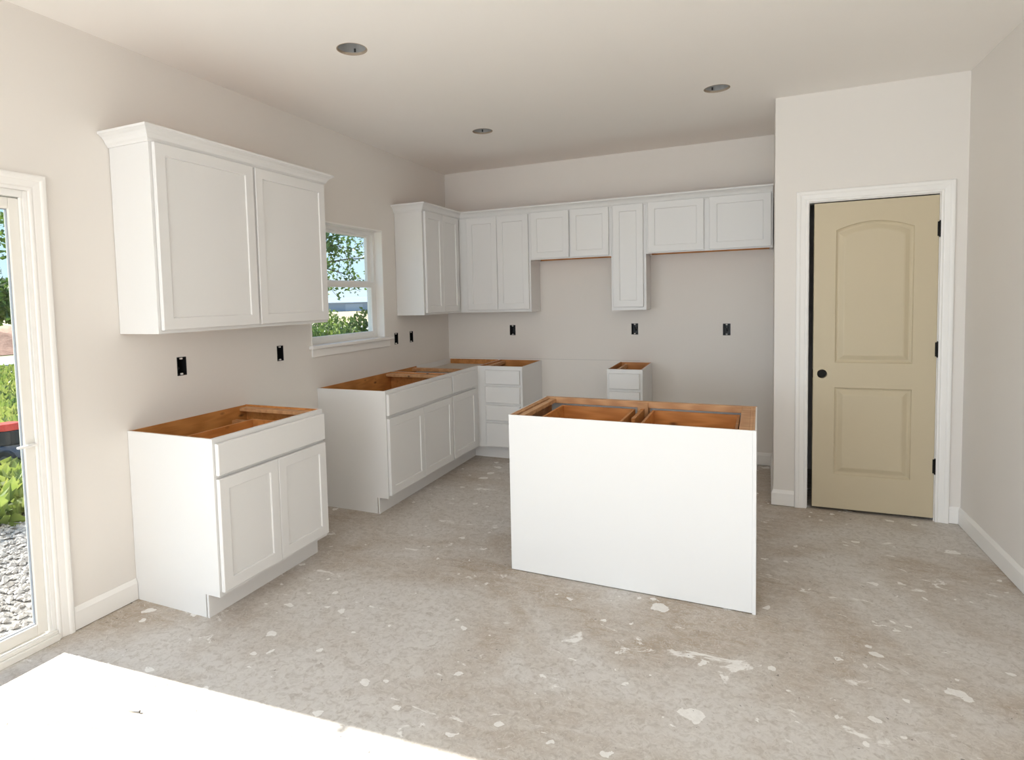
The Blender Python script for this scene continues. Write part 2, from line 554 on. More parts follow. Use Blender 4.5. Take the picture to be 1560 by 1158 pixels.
# ceiling with round cut-outs
LIGHTS = [(0.9953, -3.0154), (0.9904, -1.2917), (2.6926, -1.4464)]
RL = 0.079
bm = bmesh.new()
def loop_edges(pts):
    vs = [bm.verts.new(p) for p in pts]
    return [bm.edges.new((vs[i], vs[(i + 1) % len(vs)])) for i in range(len(vs))]
ed = loop_edges([(-.15, REAR_Y, H), (WR + .15, REAR_Y, H), (WR + .15, .15, H), (-.15, .15, H)])
for lx, ly in LIGHTS:
    ed += loop_edges([(lx + RL * math.cos(t), ly + RL * math.sin(t), H) for t in [2 * math.pi * i / 40 for i in range(40)]])
bmesh.ops.triangle_fill(bm, use_beauty=True, edges=ed)
me = bpy.data.meshes.new('ceiling')
bm.to_mesh(me)
bm.free()
me.materials.append(M['ceiling'])
ceil = bpy.data.objects.new('ceiling', me)
COL.objects.link(ceil)
tag(ceil, 'smooth painted ceiling with three round light cut-outs', 'ceiling', kind='structure')
mb = MB()
mb.box(-.45, WR + .45, REAR_Y - .45, .45, H + .24, H + .34, M['ceiling'])  # unseen slab added over the ceiling so no outside light leaks in
tag(mb.build('roof'), 'unseen roof slab above the ceiling, added to block stray light', 'roof', kind='structure')

# baseboards
BBP = [(0, 0), (0.014, 0), (0.014, 0.085), (0.009, 0.097), (0.004, 0.108), (0, 0.108)]
def baseboard(name, path, label):
    mb = MB()
    mb.sweep(path, [(o, h + 0.003) for o, h in BBP], XY, M['trim'])
    return tag(mb.build(name, bevel=0.0015), label, 'baseboard', kind='structure')
baseboard('baseboard_left', [(0, -3.985), (0, -3.667)], 'white baseboard between sliding door casing and base cabinet')
baseboard('baseboard_left_gap', [(0, -2.858), (0, -2.183)], 'white baseboard in the open dishwasher gap')
baseboard('baseboard_left_rear', [(0, REAR_Y), (0, -5.98)], 'white baseboard on the left wall behind the photographer')
baseboard('baseboard_back_range', [(1.030, 0), (1.792, 0)], 'white baseboard in the range gap between drawer cabinets')
baseboard('baseboard_alcove', [(2.092, 0), (XCB, 0), (XC, YC), (3.177, YC)], 'white baseboard around the refrigerator alcove to the pantry door')
baseboard('baseboard_right', [(4.045, YC), (WR, YC), (WR, REAR_Y)], 'white baseboard along the right wall and pantry corner')

# casings
CASE = [(0, 0), (0, .010), (.006, .012), (.012, .012), (.016, .009), (.022, .011), (.045, .0135), (.050, .017), (.056, .0185), (.066, .0185), (.072, .015), (.072, 0)]
mb = MB()
mb.sweep([(SL0, 0.0), (SL0, SLZ), (SL1, SLZ), (SL1, 0.0)], [(-o, h) for o, h in CASE], lambda a, b, h: (h, a, b), M['trim'])
tag(mb.build('trim_1', bevel=.0008), 'white moulded casing around the sliding glass door', 'casing', kind='structure')
mb = MB()
mb.sweep([(DX0, 0.0), (DX0, DZ), (DX1, DZ), (DX1, 0.0)], [(-o, h) for o, h in CASE], lambda a, b, h: (a, YC - h, b), M['trim'])
tag(mb.build('trim_2', bevel=.0008), 'white moulded casing around the tan pantry door', 'casing', kind='structure')

# ------------------------------------------------------------------ sliding glass door
def panel(parent, name, y0, y1, x0, x1, z0, z1, st, mat):
    mb = MB()
    mb.box(x0, x1, y0, y0 + st, z0, z1, mat)
    mb.box(x0, x1, y1 - st, y1, z0, z1, mat)
    mb.box(x0, x1, y0 + st, y1 - st, z1 - st, z1, mat)
    mb.box(x0, x1, y0 + st, y1 - st, z0, z0 + st, mat)
    o = mb.build(name, parent, bevel=.003)
    g = MB()
    xm = (x0 + x1) / 2
    g.box(xm - .003, xm + .003, y0 + st, y1 - st, z0 + st, z1 - st, M['glass'])
    g.build('pane', o)
    k = MB()
    prof = [(0, -.006), (0, .006), (.003, .006), (.003, -.006)]
    k.sweep([(y0 + st, z0 + st), (y1 - st, z0 + st), (y1 - st, z1 - st), (y0 + st, z1 - st)], [(-o_, h) for o_, h in prof], lambda a, b, h: (xm + h, a, b), M['rubber'], closed=True)
    k.build('gasket', o)
    return o
d1 = thing('door_1', 'white framed sliding glass patio door letting in sunlight', 'door', (0, SL1, 0), kind='structure')
w = SL0 - SL1
mb = MB()
fx0, fx1, fj = -.145, -.004, .018
mb.box(fx0, fx1, -fj, 0, 0.03, SLZ, M['vinyl'])
mb.box(fx0, fx1, w, w + fj, 0.03, SLZ, M['vinyl'])
mb.box(fx0, fx1, w + fj, -fj, SLZ - .03, SLZ, M['vinyl'])
mb.box(-.022, -.006, -fj - .010, -fj, 0.03, SLZ - .03, M['vinyl'])
mb.build('frame', d1, bevel=.002)
mb = MB()
mb.box(-.15, .024, w, 0, 0.0, .030, M['slider_vinyl'])
mb.box(-.012, .012, w + .02, -.002, .030, .046, M['slider_vinyl'])
mb.box(-.075, -.062, w + .02, -.02, .030, .042, M['alu'])
mb.box(-.135, -.122, w + .02, -.02, .030, .042, M['alu'])
mb.build('threshold', d1, bevel=.003)
sp = panel(d1, 'sliding_panel', -0.94, -.018, -.062, -.024, .048, SLZ - .034, .048, M['slider_vinyl'])
panel(d1, 'fixed_panel', w + .02, -0.88, -.120, -.085, .048, SLZ - .034, .058, M['slider_vinyl'])
mb = MB()
mb.box(-.026, -.012, -.060, -.030, .898, .912, M['vinyl'])
mb.box(-.016, .004, -.105, -.030, .900, .910, M['vinyl'])
mb.build('handle', sp, bevel=.003)

# ------------------------------------------------------------------ kitchen window
w1 = thing('window_1', 'white double hung window above the sink base cabinet', 'window', (0, WY0, WZ0), kind='structure')
ww, wh = WY1 - WY0, WZ1 - WZ0
mb = MB()                                       # jamb extension
mb.box(-.075, .001, 0, .012, 0, wh, M['trim'])
mb.box(-.075, .001, ww - .012, ww, 0, wh, M['trim'])
mb.box(-.075, .001, .012, ww - .012, wh - .012, wh, M['trim'])
mb.build('jamb', w1, bevel=.001)
mb = MB()                                       # vinyl frame
f = .040
mb.box(-.15, -.075, 0, f, 0, wh, M['vinyl'])
mb.box(-.15, -.075, ww - f, ww, 0, wh, M['vinyl'])
mb.box(-.15, -.075, f, ww - f, wh - f, wh, M['vinyl'])
mb.box(-.15, -.075, f, ww - f, 0, .030, M['vinyl'])
mb.build('frame', w1, bevel=.003)
def sash(name, z0, z1, x0, x1, sb, st):
    mb = MB()
    y0, y1, s_ = f - .012, ww - f + .012, .050
    mb.box(x0, x1, y0, y0 + s_, z0, z1, M['vinyl'])
    mb.box(x0, x1, y1 - s_, y1, z0, z1, M['vinyl'])
    mb.box(x0, x1, y0 + s_, y1 - s_, z0, z0 + sb, M['vinyl'])
    mb.box(x0, x1, y0 + s_, y1 - s_, z1 - st, z1, M['vinyl'])
    o = mb.build(name, w1, bevel=.004)
    g = MB()
    xm = (x0 + x1) / 2
    g.box(xm - .003, xm + .003, y0 + s_, y1 - s_, z0 + sb, z1 - st, M['glass'])
    g.build('pane', o)
    return o
ls = sash('lower_sash', .014, .478, -.106, -.074, .044, .044)
us = sash('upper_sash', .450, wh - .020, -.140, -.108, .040, .040)
mb = MB()
mb.box(-.092, -.070, ww / 2 + .10, ww / 2 + .165, .478, .490, M['vinyl'])
mb.build('sash_lock', ls, bevel=.004)
mb = MB()
mb.box(-.075, .042, -.028, ww + .085, -.022, .002, M['trim'])
mb.build('sill', w1, bevel=.004)
mb = MB()
mb.box(0, .014, -.004, ww + .055, -.082, -.022, M['trim'])
mb.build('apron', w1, bevel=.002)

# unseen rear windows behind the photographer, added to light the room
for i, (x0, x1, z0, z1) in enumerate(REAR_WINS):
    r = thing('window_%d' % (i + 2), ['left', 'middle', 'right'][i] + ' white framed window added in the unseen rear wall to light the room', 'window', (x0, REAR_Y, z0), kind='structure')
    mb = MB()
    a, b = x1 - x0, z1 - z0
    mb.box(0, .05, -.15, -.10, 0, b, M['vinyl'])
    mb.box(a - .05, a, -.15, -.10, 0, b, M['vinyl'])
    mb.box(.05, a - .05, -.15, -.10, 0, .05, M['vinyl'])
    mb.box(.05, a - .05, -.15, -.10, b - .05, b, M['vinyl'])
    mb.build('frame', r)
    mb = MB()
    mb.box(.05, a - .05, -.13, -.12, .05, b - .05, M['glass'])
    mb.build('pane', r)

for i, (y0, y1, z0, z1) in enumerate(SIDE_WINS):  # unseen left-wall windows, added for sun patches and their bounce light
    r = thing('window_%d' % (i + 5), ['first', 'second', 'third'][i] + ' tall white framed window added in the unseen living end for more sunlight', 'window', (0, y0, z0), kind='structure')
    mb = MB()
    a, b = y1 - y0, z1 - z0
    mb.box(-.15, -.10, 0, .05, 0, b, M['vinyl'])
    mb.box(-.15, -.10, a - .05, a, 0, b, M['vinyl'])
    mb.box(-.15, -.10, .05, a - .05, 0, .05, M['vinyl'])
    mb.box(-.15, -.10, .05, a - .05, b - .05, b, M['vinyl'])
    mb.build('frame', r)
    mb = MB()
    mb.box(-.13, -.12, .05, a - .05, .05, b - .05, M['glass'])
    mb.build('pane', r)

# ------------------------------------------------------------------ pantry door
LW, LH, LT = 0.681, 2.058, 0.035
d2 = thing('door_2', 'tan two-panel pantry door with arched top panel, slightly ajar', 'door', (3.966, YC + .004, 0.020), math.radians(0.8), kind='structure')
# local: hinge edge at x = 0, leaf runs to x = -LW, front face at y = 0 (towards -Y)
mb = MB()
mb.box(DX0 - 3.966 - .0, DX0 - 3.966 + .006, .002, .110, -.02, DZ - .02, M['trim'])
mb.box(DX1 - 3.966 - .004, DX1 - 3.966, .002, .110, -.02, DZ - .02, M['trim'])
mb.box(DX0 - 3.966 + .006, DX1 - 3.966 - .004, .002, .110, DZ - .026, DZ - .02, M['trim'])
jm = mb.build('jamb', d2)
jm.rotation_euler.z = -math.radians(0.8)
def outline(x0, x1, z0, z1, arch, off, n=14):
    x0, x1, z0, z1 = x0 + off, x1 - off, z0 + off, z1 - off
    pts = [(x0, z0), (x1, z0)]
    if not arch:
        return pts + [(x1, z1), (x0, z1)]
    for i in range(n + 1):
        t = i / n
        pts.append((x1 + (x0 - x1) * t, z1 - arch + arch * (1 - (2 * t - 1) ** 2)))
    return pts
PX0, PX1 = -LW + .126, -.125
PANELS = [(PX0, PX1, 0.995, 1.925, 0.050), (PX0, PX1, 0.235, 0.828, 0.0)]
bm = bmesh.new()
def vloop(pts, y=0.0):
    return [bm.verts.new((a, y, b)) for a, b in pts]
def lp_edges(vs):
    return [bm.edges.new((vs[i], vs[(i + 1) % len(vs)])) for i in range(len(vs))]
outer = vloop([(-LW, 0), (0, 0), (0, LH), (-LW, LH)])
ed = lp_edges(outer)
for P in PANELS:
    ed += lp_edges(vloop(outline(*P, 0.0)))
BX, BZ, BR = -LW + .053, 0.917, 0.030
circ = [(BX + BR * math.cos(t), BZ + BR * math.sin(t)) for t in [2 * math.pi * i / 28 for i in range(28)]]
cf = vloop(circ)
ed += lp_edges(cf)
bmesh.ops.triangle_fill(bm, use_beauty=True, edges=ed)
# back and sides, bore wall
bo = vloop([(-LW, 0), (0, 0), (0, LH), (-LW, LH)], LT)
be = lp_edges(bo)
cb = vloop(circ, LT)
be += lp_edges(cb)
bmesh.ops.triangle_fill(bm, use_beauty=True, edges=be)
for A, B in ((outer, bo), (cf, cb)):
    for i in range(len(A)):
        j = (i + 1) % len(A)
        bm.faces.new((A[i], A[j], B[j], B[i]))
bmesh.ops.recalc_face_normals(bm, faces=bm.faces)
me = bpy.data.meshes.new('leaf')
bm.to_mesh(me)
bm.free()
me.materials.append(M['tan'])
leaf = bpy.data.objects.new('leaf', me)
COL.objects.link(leaf)
leaf.parent = d2
for P in PANELS:
    mb = MB()
    n = len(outline(*P, 0))
    steps = [(0.0, 0.0), (.004, .008), (.014, .014), (.022, .0135), (.046, .003), (.054, .0015)]
    rings = [[(a, d, b) for a, b in outline(*P, o_)] for o_, d in steps]
    vs = [q for r_ in rings for q in r_]
    fs = [(k * n + i, k * n + (i + 1) % n, (k + 1) * n + (i + 1) % n, (k + 1) * n + i) for k in range(len(steps) - 1) for i in range(n)]
    fs.append(tuple((len(steps) - 1) * n + i for i in range(n)))
    mb.mesh(vs, fs, M['tan'])
    mb.build('panel', leaf)
for z in (1.848, 1.090, 0.338):
    mb = MB()
    mb.cyl((.004, -.007, z - .047), (.004, -.007, z + .047), .0065, .0065, M['bronze'], 12)
    mb.cyl((.004, -.007, z - .052), (.004, -.007, z + .052), .004, .004, M['bronze'], 8)
    mb.box(-.008, .004, -.003, .001, z - .045, z + .045, M['bronze'])
    mb.box(.004, .007, -.003, .001, z - .045, z + .045, M['bronze'])
    mb.build('hinge', d2)
mb = MB()
mb.box(-LW - .0015, -LW + .001, .006, .029, BZ - .028, BZ + .028, M['bronze'])
mb.build('latch_plate', leaf)

# ------------------------------------------------------------------ cabinet parts
FW = .057
def shaker(parent, x0, x1, z0, z1, yf, name='door'):
    """shaker door in the thing's local frame: back on plane y = yf, front towards -y"""
    t, ins = .020, .0075
    mb = MB()
    c = M['cab']
    yf -= .003
    rows = [(0.0, 0.0), (0.0, t - .0025), (.0025, t), (FW - .002, t), (FW + .001, t - .002), (FW + .003, t - ins - .001)]
    loops = [[(x0 + o, yf - d, z0 + o), (x1 - o, yf - d, z0 + o), (x1 - o, yf - d, z1 - o), (x0 + o, yf - d, z1 - o)] for o, d in rows]
    vs = [q for l in loops for q in l]
    fs = [(k * 4 + i, k * 4 + (i + 1) % 4, k * 4 + 4 + (i + 1) % 4, k * 4 + 4 + i) for k in range(len(rows) - 1) for i in range(4)]
    fs.append((0, 1, 2, 3))
    mb.mesh(vs, fs, c)
    o = mb.build(name, parent)
    p = MB()
    p.box(x0 + FW, x1 - FW, yf - t + ins, yf - t + ins + .006, z0 + FW, z1 - FW, c)
    p.build('panel', o)
    return o

def slab(parent, x0, x1, z0, z1, yf, name='drawer_front'):
    t = .020
    mb = MB()
    yf -= .003
    rows = [(0.0, 0.0), (0.0, t - .004), (.004, t)]
    loops = [[(x0 + o, yf - d, z0 + o), (x1 - o, yf - d, z0 + o), (x1 - o, yf - d, z1 - o), (x0 + o, yf - d, z1 - o)] for o, d in rows]
    vs = [q for l in loops for q in l]
    fs = [(k * 4 + i, k * 4 + (i + 1) % 4, k * 4 + 4 + (i + 1) % 4, k * 4 + 4 + i) for k in range(len(rows) - 1) for i in range(4)]
    fs += [(0, 1, 2, 3), (8, 9, 10, 11)]
    mb.mesh(vs, fs, M['cab'])
    return mb.build(name, parent)

def drawer_box(parent, x0, x1, y0, y1, z0, z1):
    mb = MB()
    t, wd = .013, M['wood']
    mb.box(x0, x0 + t, y0, y1, z0, z1, wd)
    mb.box(x1 - t, x1, y0, y1, z0, z1, wd)
    mb.box(x0 + t, x1 - t, y0, y0 + t, z0, z1, wd)
    mb.box(x0 + t, x1 - t, y1 - t, y1, z0, z1, wd)
    mb.box(x0 + t, x1 - t, y0 + t, y1 - t, z0 + .01, z0 + .016, wd)
    return mb.build('drawer_box', parent)

def side_panel(parent, xo, xi, d, h, mat_out, toe=True):
    """end panel; xo outer face, xi inner face, with the toe-kick notch at the front"""
    poly = [(0, 0), (0, h), (-d, h), (-d, TOE), (-d + TR, TOE), (-d + TR, 0)] if toe else [(0, 0), (0, h), (-d, h), (-d, 0)]
    mb = MB()
    mb.prism(poly, xo, (xo + xi) / 2, lambda a, b, q: (q, a, b), mat_out)
    mb.prism(poly, (xo + xi) / 2, xi, lambda a, b, q: (q, a, b), M['wood'])
    return mb.build('side_panel', parent)

def base_cabinet(name, label, w, loc, rz, fronts, frame, boxes=(), cleats=(), group=None, d=DB, h=HB, toe_x0=0.0):
    """fronts: (kind,x0,x1,z0,z1); frame: vertical stile list + rails; local front towards -y, x along the width"""
    t = thing(name, label, 'cabinet', loc, rz, group)
    s = .016
    side_panel(t, 0, s, d - .019, h, M['cab'])
    side_panel(t, w, w - s, d - .019, h, M['cab'])
    mb = MB()                                   # back, floor
    mb.box(s, w - s, -.010, -.002, TOE, h - .001, M['wood'])
    mb.build('back_panel', t)
    mb = MB()
    mb.box(s, w - s, -d + .019, -.010, TOE + .02, TOE + .036, M['wood'])
    mb.build('bottom_panel', t)
    mb = MB()                                   # face frame: white front, wood inside
    y0, y1 = -d, -d + .019
    stiles, rails = frame
    for (a, b) in stiles:
        mb.box(a, b, y0, y1, TOE, h, M['cab'], yp=M['wood'])
    for (a, b, z0, z1) in rails:
        mb.box(a, b, y0, y1, z0, z1, M['cab'], yp=M['wood'])
    mb.build('face_frame', t)
    mb = MB()
    mb.box(toe_x0, w, -d + TR, -d + TR + .012, 0.0, TOE, M['cab'])
    mb.build('toe_kick', t)
    for (k, a, b, z0, z1) in fronts:
        (shaker if k == 'door' else slab)(t, a, b, z0, z1, -d, 'door' if k == 'door' else 'drawer_front')
    for bx_ in boxes:
        drawer_box(t, *bx_)
    for (a, b, y0, y1, z0, z1) in cleats:
        mb = MB()
        mb.box(a, b, y0, y1, z0, z1, M['rail'])
        mb.build('cleat', t, bevel=.002)
    return t

def stdframe(w, mid=(), z_mid=((.683, .703),)):
    st = [(0, .030), (w - .030, w)] + list(mid)
    rl = [(.030, w - .030, HB - .028, HB), (.030, w - .030, TOE, TOE + .032)] + [(.030, w - .030, a - .008, b + .008) for a, b in z_mid]
    return st, rl

# near cabinet by the sliding door (left wall: local x -> world +y, local -y -> world +x)
R90 = math.radians(90)
Y1A, Y1B = -3.665, -2.861
w = Y1B - Y1A
base_cabinet('base_cabinet', 'white two-door base cabinet with open top nearest the sliding glass door', w, (0.002, Y1A, 0), R90,
             [('drawer', .011, w - .008, .700, .852), ('door', .011, w / 2 - .0015, .138, .683), ('door', w / 2 + .0015, w - .008, .138, .683)],
             stdframe(w),
             boxes=[(.075, w - .20, -DB + .022, -.24, .722, .835)],
             cleats=[(w - .075, w - .016, -DB + .02, -.012, .845, .866), (w - .14, w - .10, -DB + .02, -.012, .760, .800), (.016, .040, -DB + .02, -.012, .76, .80)])
# sink base
Y2A, Y2B = -2.179, -1.168
w = Y2B - Y2A
base_cabinet('sink_base_cabinet', 'white double-door sink base cabinet with open top below the window', w, (0.002, Y2A, 0), R90,
             [('drawer', .008, w - .010, .703, .852), ('door', .008, w / 2 - .0015, .138, .680), ('door', w / 2 + .0015, w - .010, .138, .680)],
             stdframe(w),
             cleats=[(w - .105, w - .016, -DB + .02, -.012, .846, .868)])
# blind corner base
w = -0.002 - Y2B
base_cabinet('corner_base_cabinet', 'white corner base cabinet with one drawer and one door beside the sink base', w, (0.002, Y2B, 0), R90,
             [('drawer', .010, .490, .703, .852), ('door', .010, .490, .138, .680)],
             ([(0, .030), (.484, DB + .0)], [(.030, .484, HB - .028, HB), (.030, .484, TOE, TOE + .032), (.030, .484, .675, .711)]),
             cleats=[(.016, .036, -DB + .02, -.012, .838, .868), (.350, .400, -DB + .02, -.012, .838, .868)])
# pieces that close the corner
tcorner = [o for o in COL.objects if o.name == 'corner_base_cabinet'][0]
mb = MB()
mb.box(.400, w - .02, -DB + .03, -.02, .815, .827, M['deck'])
mb.build('corner_deck', tcorner)
mb = MB()
mb.box(.44, w - .012, -.019, -.010, .82, HB + .004, M['cab'])
mb.build('wall_cleat', tcorner)
mb = MB()
mb.box(-DB + TR - Y2B, -DB + TR + .012 - Y2B, -DB - .002, -DB + TR, 0.0, TOE, M['cab'])
mb.build('toe_kick', tcorner)
# drawer base on the back wall
X3 = 1.027
w = X3 - DB - .002
zs = [(.711, .842), (.536, .689), (.372, .513), (.128, .347)]
base_cabinet('drawer_base_cabinet', 'white four-drawer base cabinet in the corner next to the range gap', w, (DB + .002, -.002, 0), 0,
             [('drawer', .082, w - .020, a, b) for a, b in zs],
             ([(0, .100), (w - .034, w)], [(.1, w - .034, HB - .042, HB), (.1, w - .034, TOE, TOE + .022)] + [(.1, w - .034, zs[i + 1][1] - .008, zs[i][0] + .008) for i in range(3)]),
             boxes=[(.11, w - .045, -DB + .022, -.08, .730, .815)],
             cleats=[(.016, .060, -DB + .02, -.012, .835, .862)])
# narrow drawer base
w = 2.088 - 1.794
base_cabinet('drawer_base_cabinet', 'narrow white drawer cabinet against the back wall behind the island', w, (1.794, -.002, 0), 0,
             [('drawer', .018, w - .022, a, b) for a, b in zs],
             ([(0, .030), (w - .034, w)], [(.03, w - .034, HB - .042, HB), (.03, w - .034, TOE, TOE + .022)] + [(.03, w - .034, zs[i + 1][1] - .008, zs[i][0] + .008) for i in range(3)]),
             cleats=[(.050, .074, -DB + .02, -.012, .825, .858), (w - .028, w - .016, -DB + .02, -.012, .835, .868)],
             boxes=[(.080, w - .050, -DB + .022, -.10, .700, .790)])

# ------------------------------------------------------------------ island
IW, ID, IH = 1.222, 0.652, 0.8665
isl = thing('kitchen_island', 'large white kitchen island cabinet with plain back and open wooden top', 'cabinet', (1.6822, -2.6563, 0), -0.025)
mb = MB()
mb.box(0, IW - .016, 0, .008, 0.004, IH, M['cab'], yp=M['wood'])
mb.build('back_panel', isl, bevel=.001)
mb = MB()
mb.box(IW - .016, IW, -.004, .010, 0.0, IH + .001, M['cab'])
mb.build('edge_trim', isl, bevel=.0015)
for xo, xi in ((0, .016), (IW, IW - .016)):
    mb = MB()
    poly = [(.010, 0), (.010, IH), (ID - .019, IH), (ID - .019, TOE), (ID - TR, TOE), (ID - TR, 0)]
    mb.prism(poly, xo, xo + (xi - xo) * .4, lambda a, b, q: (q, a, b), M['cab'])
    mb.prism(poly, xo + (xi - xo) * .4, xi, lambda a, b, q: (q, a, b), M['rail'])
    mb.build('side_panel', isl)
mb = MB()                                       # face frame on the far side
for a, b in ((0, .038), (IW / 2 - .038, IW / 2 + .038), (IW - .038, IW)):
    mb.box(a, b, ID - .019, ID, TOE, IH, M['cab'], yn=M['rail'], zp=M['rail'])
for z0, z1 in ((TOE, TOE + .032), (.66, .70), (IH - .038, IH)):
    for a, b in ((.038, IW / 2 - .038), (IW / 2 + .038, IW - .038)):
        mb.box(a, b, ID - .019, ID, z0, z1, M['cab'], yn=M['rail'], zp=M['rail'])
mb.build('face_frame', isl)
mb = MB()
mb.box(0, IW, ID - TR - .012, ID - TR, 0, TOE, M['cab'])
mb.build('toe_kick', isl)
mb = MB()
mb.box(.016, IW - .016, .008, ID - .019, TOE + .02, TOE + .036, M['wood'])
mb.build('bottom_panel', isl)
mb = MB()
mb.box(.016, IW - .016, ID - .038, ID - .019, IH - .036, IH, M['rail'])
mb.build('top_rail', isl, bevel=.002)
for a, b, z0, z1 in ((.016, .030, IH - .05, IH - .002), (.042, .075, IH - .030, IH - .006), (IW - .030, IW - .016, IH - .05, IH - .001), (IW - .075, IW - .030, IH - .022, IH - .003)):
    mb = MB()
    mb.box(a, b, .010, ID - .040, z0, z1, M['rail'])
    mb.build('cleat', isl, bevel=.002)
mb = MB()
mb.box(IW / 2 - .010, IW / 2 + .010, .30, ID - .019, TOE + .036, IH - .040, M['wood'])
mb.box(IW / 2 - .030, IW / 2 + .030, ID - .050, ID - .038, .60, IH - .004, M['rail'])
mb.build('partition', isl)
def far_slab(kind, a, b, z0, z1):
    holder = (shaker if kind == 'door' else slab)(isl, -b, -a, z0, z1, -ID, 'door' if kind == 'door' else 'drawer_front')
    holder.rotation_euler.z = math.pi
for a, b in ((.012, IW / 2 - .012), (IW / 2 + .012, IW - .012)):
    far_slab('drawer', a, b, .690, .842)
    far_slab('door', a, (a + b) / 2 - .0015, .138, .672)
    far_slab('door', (a + b) / 2 + .0015, b, .138, .672)
drawer_box(isl, .115, IW / 2 - .045, .130, ID - .046, .710, .822)
drawer_box(isl, IW / 2 + .055, IW - .085, .130, ID - .046, .710, .822)

# ------------------------------------------------------------------ wall cabinets
def wall_cabinet(name, label, w, loc, rz, doors, h0, wood_bottom, stiles, group=None, d=DU):
    t = thing(name, label, 'cabinet', (loc[0], loc[1], h0), rz, group)
    h = ZD - h0
    s = .013
    for a, b in ((0, s), (w - s, w)):
        mb = MB()
        mb.box(a, b, -d + .019, -.001, 0, h, M['cab'])
        mb.build('side_panel', t)
    mb = MB()
    rec = .022 if wood_bottom else .004
    mb.box(s, w - s, -d + .019, -.001, rec, rec + .012, M['wood'] if wood_bottom else M['cab'])
    mb.build('bottom_panel', t)
    mb = MB()
    mb.box(s, w - s, -d + .019, -.001, h - .030, h - .018, M['wood'])
    mb.build('top_panel', t)
    mb = MB()
    mb.box(s, w - s, -.008, -.002, 0 if not wood_bottom else .004, h, M['wood'])
    mb.build('back_panel', t)
    mb = MB()
    for a, b in stiles:
        mb.box(a, b, -d, -d + .019, 0, h, M['cab'])
    xs = sorted(stiles)
    for i in range(len(xs) - 1):
        for z0, z1 in ((0, .034), (h - .040, h)):
            mb.box(xs[i][1], xs[i + 1][0], -d, -d + .019, z0, z1, M['cab'], zn=M['wood'] if wood_bottom and z0 == 0 else M['cab'])
    mb.build('face_frame', t)
    for a, b, z0, z1 in doors:
        shaker(t, a, b, z0 - h0, z1 - h0, -d)
    return t

CROWN = [(0, 2.283), (.007, 2.283), (.010, 2.292), (.014, 2.296), (.018, 2.300), (.025, 2.315), (.036, 2.328), (.046, 2.334), (.050, 2.337), (.056, 2.340), (.056, 2.352), (0, 2.352)]
Y3A, Y3B = -3.673, -2.385
w = Y3B - Y3A
t = wall_cabinet('wall_cabinet', 'wide white two-door wall cabinet with crown, between sliding door and window', w, (0.002, Y3A), R90,
                 [(.014, .641, 1.386, 2.282), (.657, w - .012, 1.386, 2.282)], ZU, False, [(0, .040), (.62, .68), (w - .040, w)])
mb = MB()
mb.sweep([(0, 0), (0, -DU), (w, -DU), (w, 0)], [(o, h - ZU) for o, h in CROWN], XY, M['cab'])
mb.build('crown_molding', t, bevel=.001)
Y4A = -1.0295
w = -.002 - Y4A
wall_cabinet('corner_wall_cabinet', 'tall white corner wall cabinet hung on the window wall', w, (0.002, Y4A), R90,
             [(.024, .352, 1.388, 2.284), (.355, .690, 1.388, 2.284)], ZU, False, [(0, .040), (.675, w)])
XR4 = 1.0256
w = XR4 - DU - .004
o0 = DU + .004
wall_cabinet('wall_cabinet', 'tall white two-door wall cabinet on back wall left of the range gap', w, (o0, -.002), 0,
             [(.375 - o0, .6915 - o0, 1.394, 2.283), (.6945 - o0, 1.010 - o0, 1.394, 2.283)], ZU, False, [(0, .110), (w - .034, w)])
wall_cabinet('short_wall_cabinet', 'short white two-door wall cabinet above the range gap', 1.7815 - XR4 - .001, (XR4, -.002), 0,
             [(.013, .374, 1.863, 2.288), (.387, .737, 1.863, 2.288)], 1.853, True, [(0, .034), (.36, .40), (1.7815 - XR4 - .035, 1.7815 - XR4 - .001)])
w = 2.082 - 1.7817 - .001
wall_cabinet('narrow_wall_cabinet', 'narrow tall single-door white wall cabinet between the two short ones', w, (1.7817, -.002), 0,
             [(.017, w - .022, 1.398, 2.292)], ZU, False, [(0, .034), (w - .034, w)])
w = 3.068 - 2.082
wall_cabinet('short_wall_cabinet', 'short wide white two-door wall cabinet above the refrigerator alcove', w, (2.082, -.002), 0,
             [(.018, .470, 1.866, 2.293), (.513, w - .014, 1.866, 2.293)], 1.857, True, [(0, .036), (.45, .535), (w - .036, w)])
mb = MB()
mb.sweep([(.001, Y4A), (DU + .003, Y4A), (DU + .003, -DU - .003), (3.067, -DU - .003)], CROWN, XY, M['cab'])
tag(mb.build('crown_molding', bevel=.001), 'white crown molding topping the L-shaped row of wall cabinets', 'molding')

# ------------------------------------------------------------------ electrical boxes
def outlet_box(label, loc, rz):
    t = thing('electrical_box', label, 'electrical box', loc, rz, 'empty electrical boxes in the kitchen walls')
    # local: opening on plane y = 0 facing -y
    mb = MB()
    a, b, d = OW - .001, OH - .001, .07
    mb.box(-a, a, d - .002, d, -b, b, M['black'])
    mb.box(-a, -a + .003, -.001, d - .002, -b, b, M['black'])
    mb.box(a - .003, a, -.001, d - .002, -b, b, M['black'])
    mb.box(-a + .003, a - .003, -.001, d - .002, b - .003, b, M['black'])
    mb.box(-a + .003, a - .003, -.001, d - .002, -b, -b + .003, M['black'])
    mb.build('box', t)
    for s_ in (-1, 1):
        mb = MB()
        z0, z1 = sorted((s_ * (b - .003), s_ * (b - .013)))
        mb.box(-.007, .007, -.0012, .010, z0, z1, M['wall'])
        mb.build('screw_tab', t, bevel=.002)
    mb = MB()
    mb.cyl((-.012, .066, .02), (.006, .030, -.015), .004, .004, M['socket'], 8)
    mb.cyl((.012, .066, .025), (.002, .035, -.022), .004, .004, M['socket'], 8)
    mb.build('cable', t)
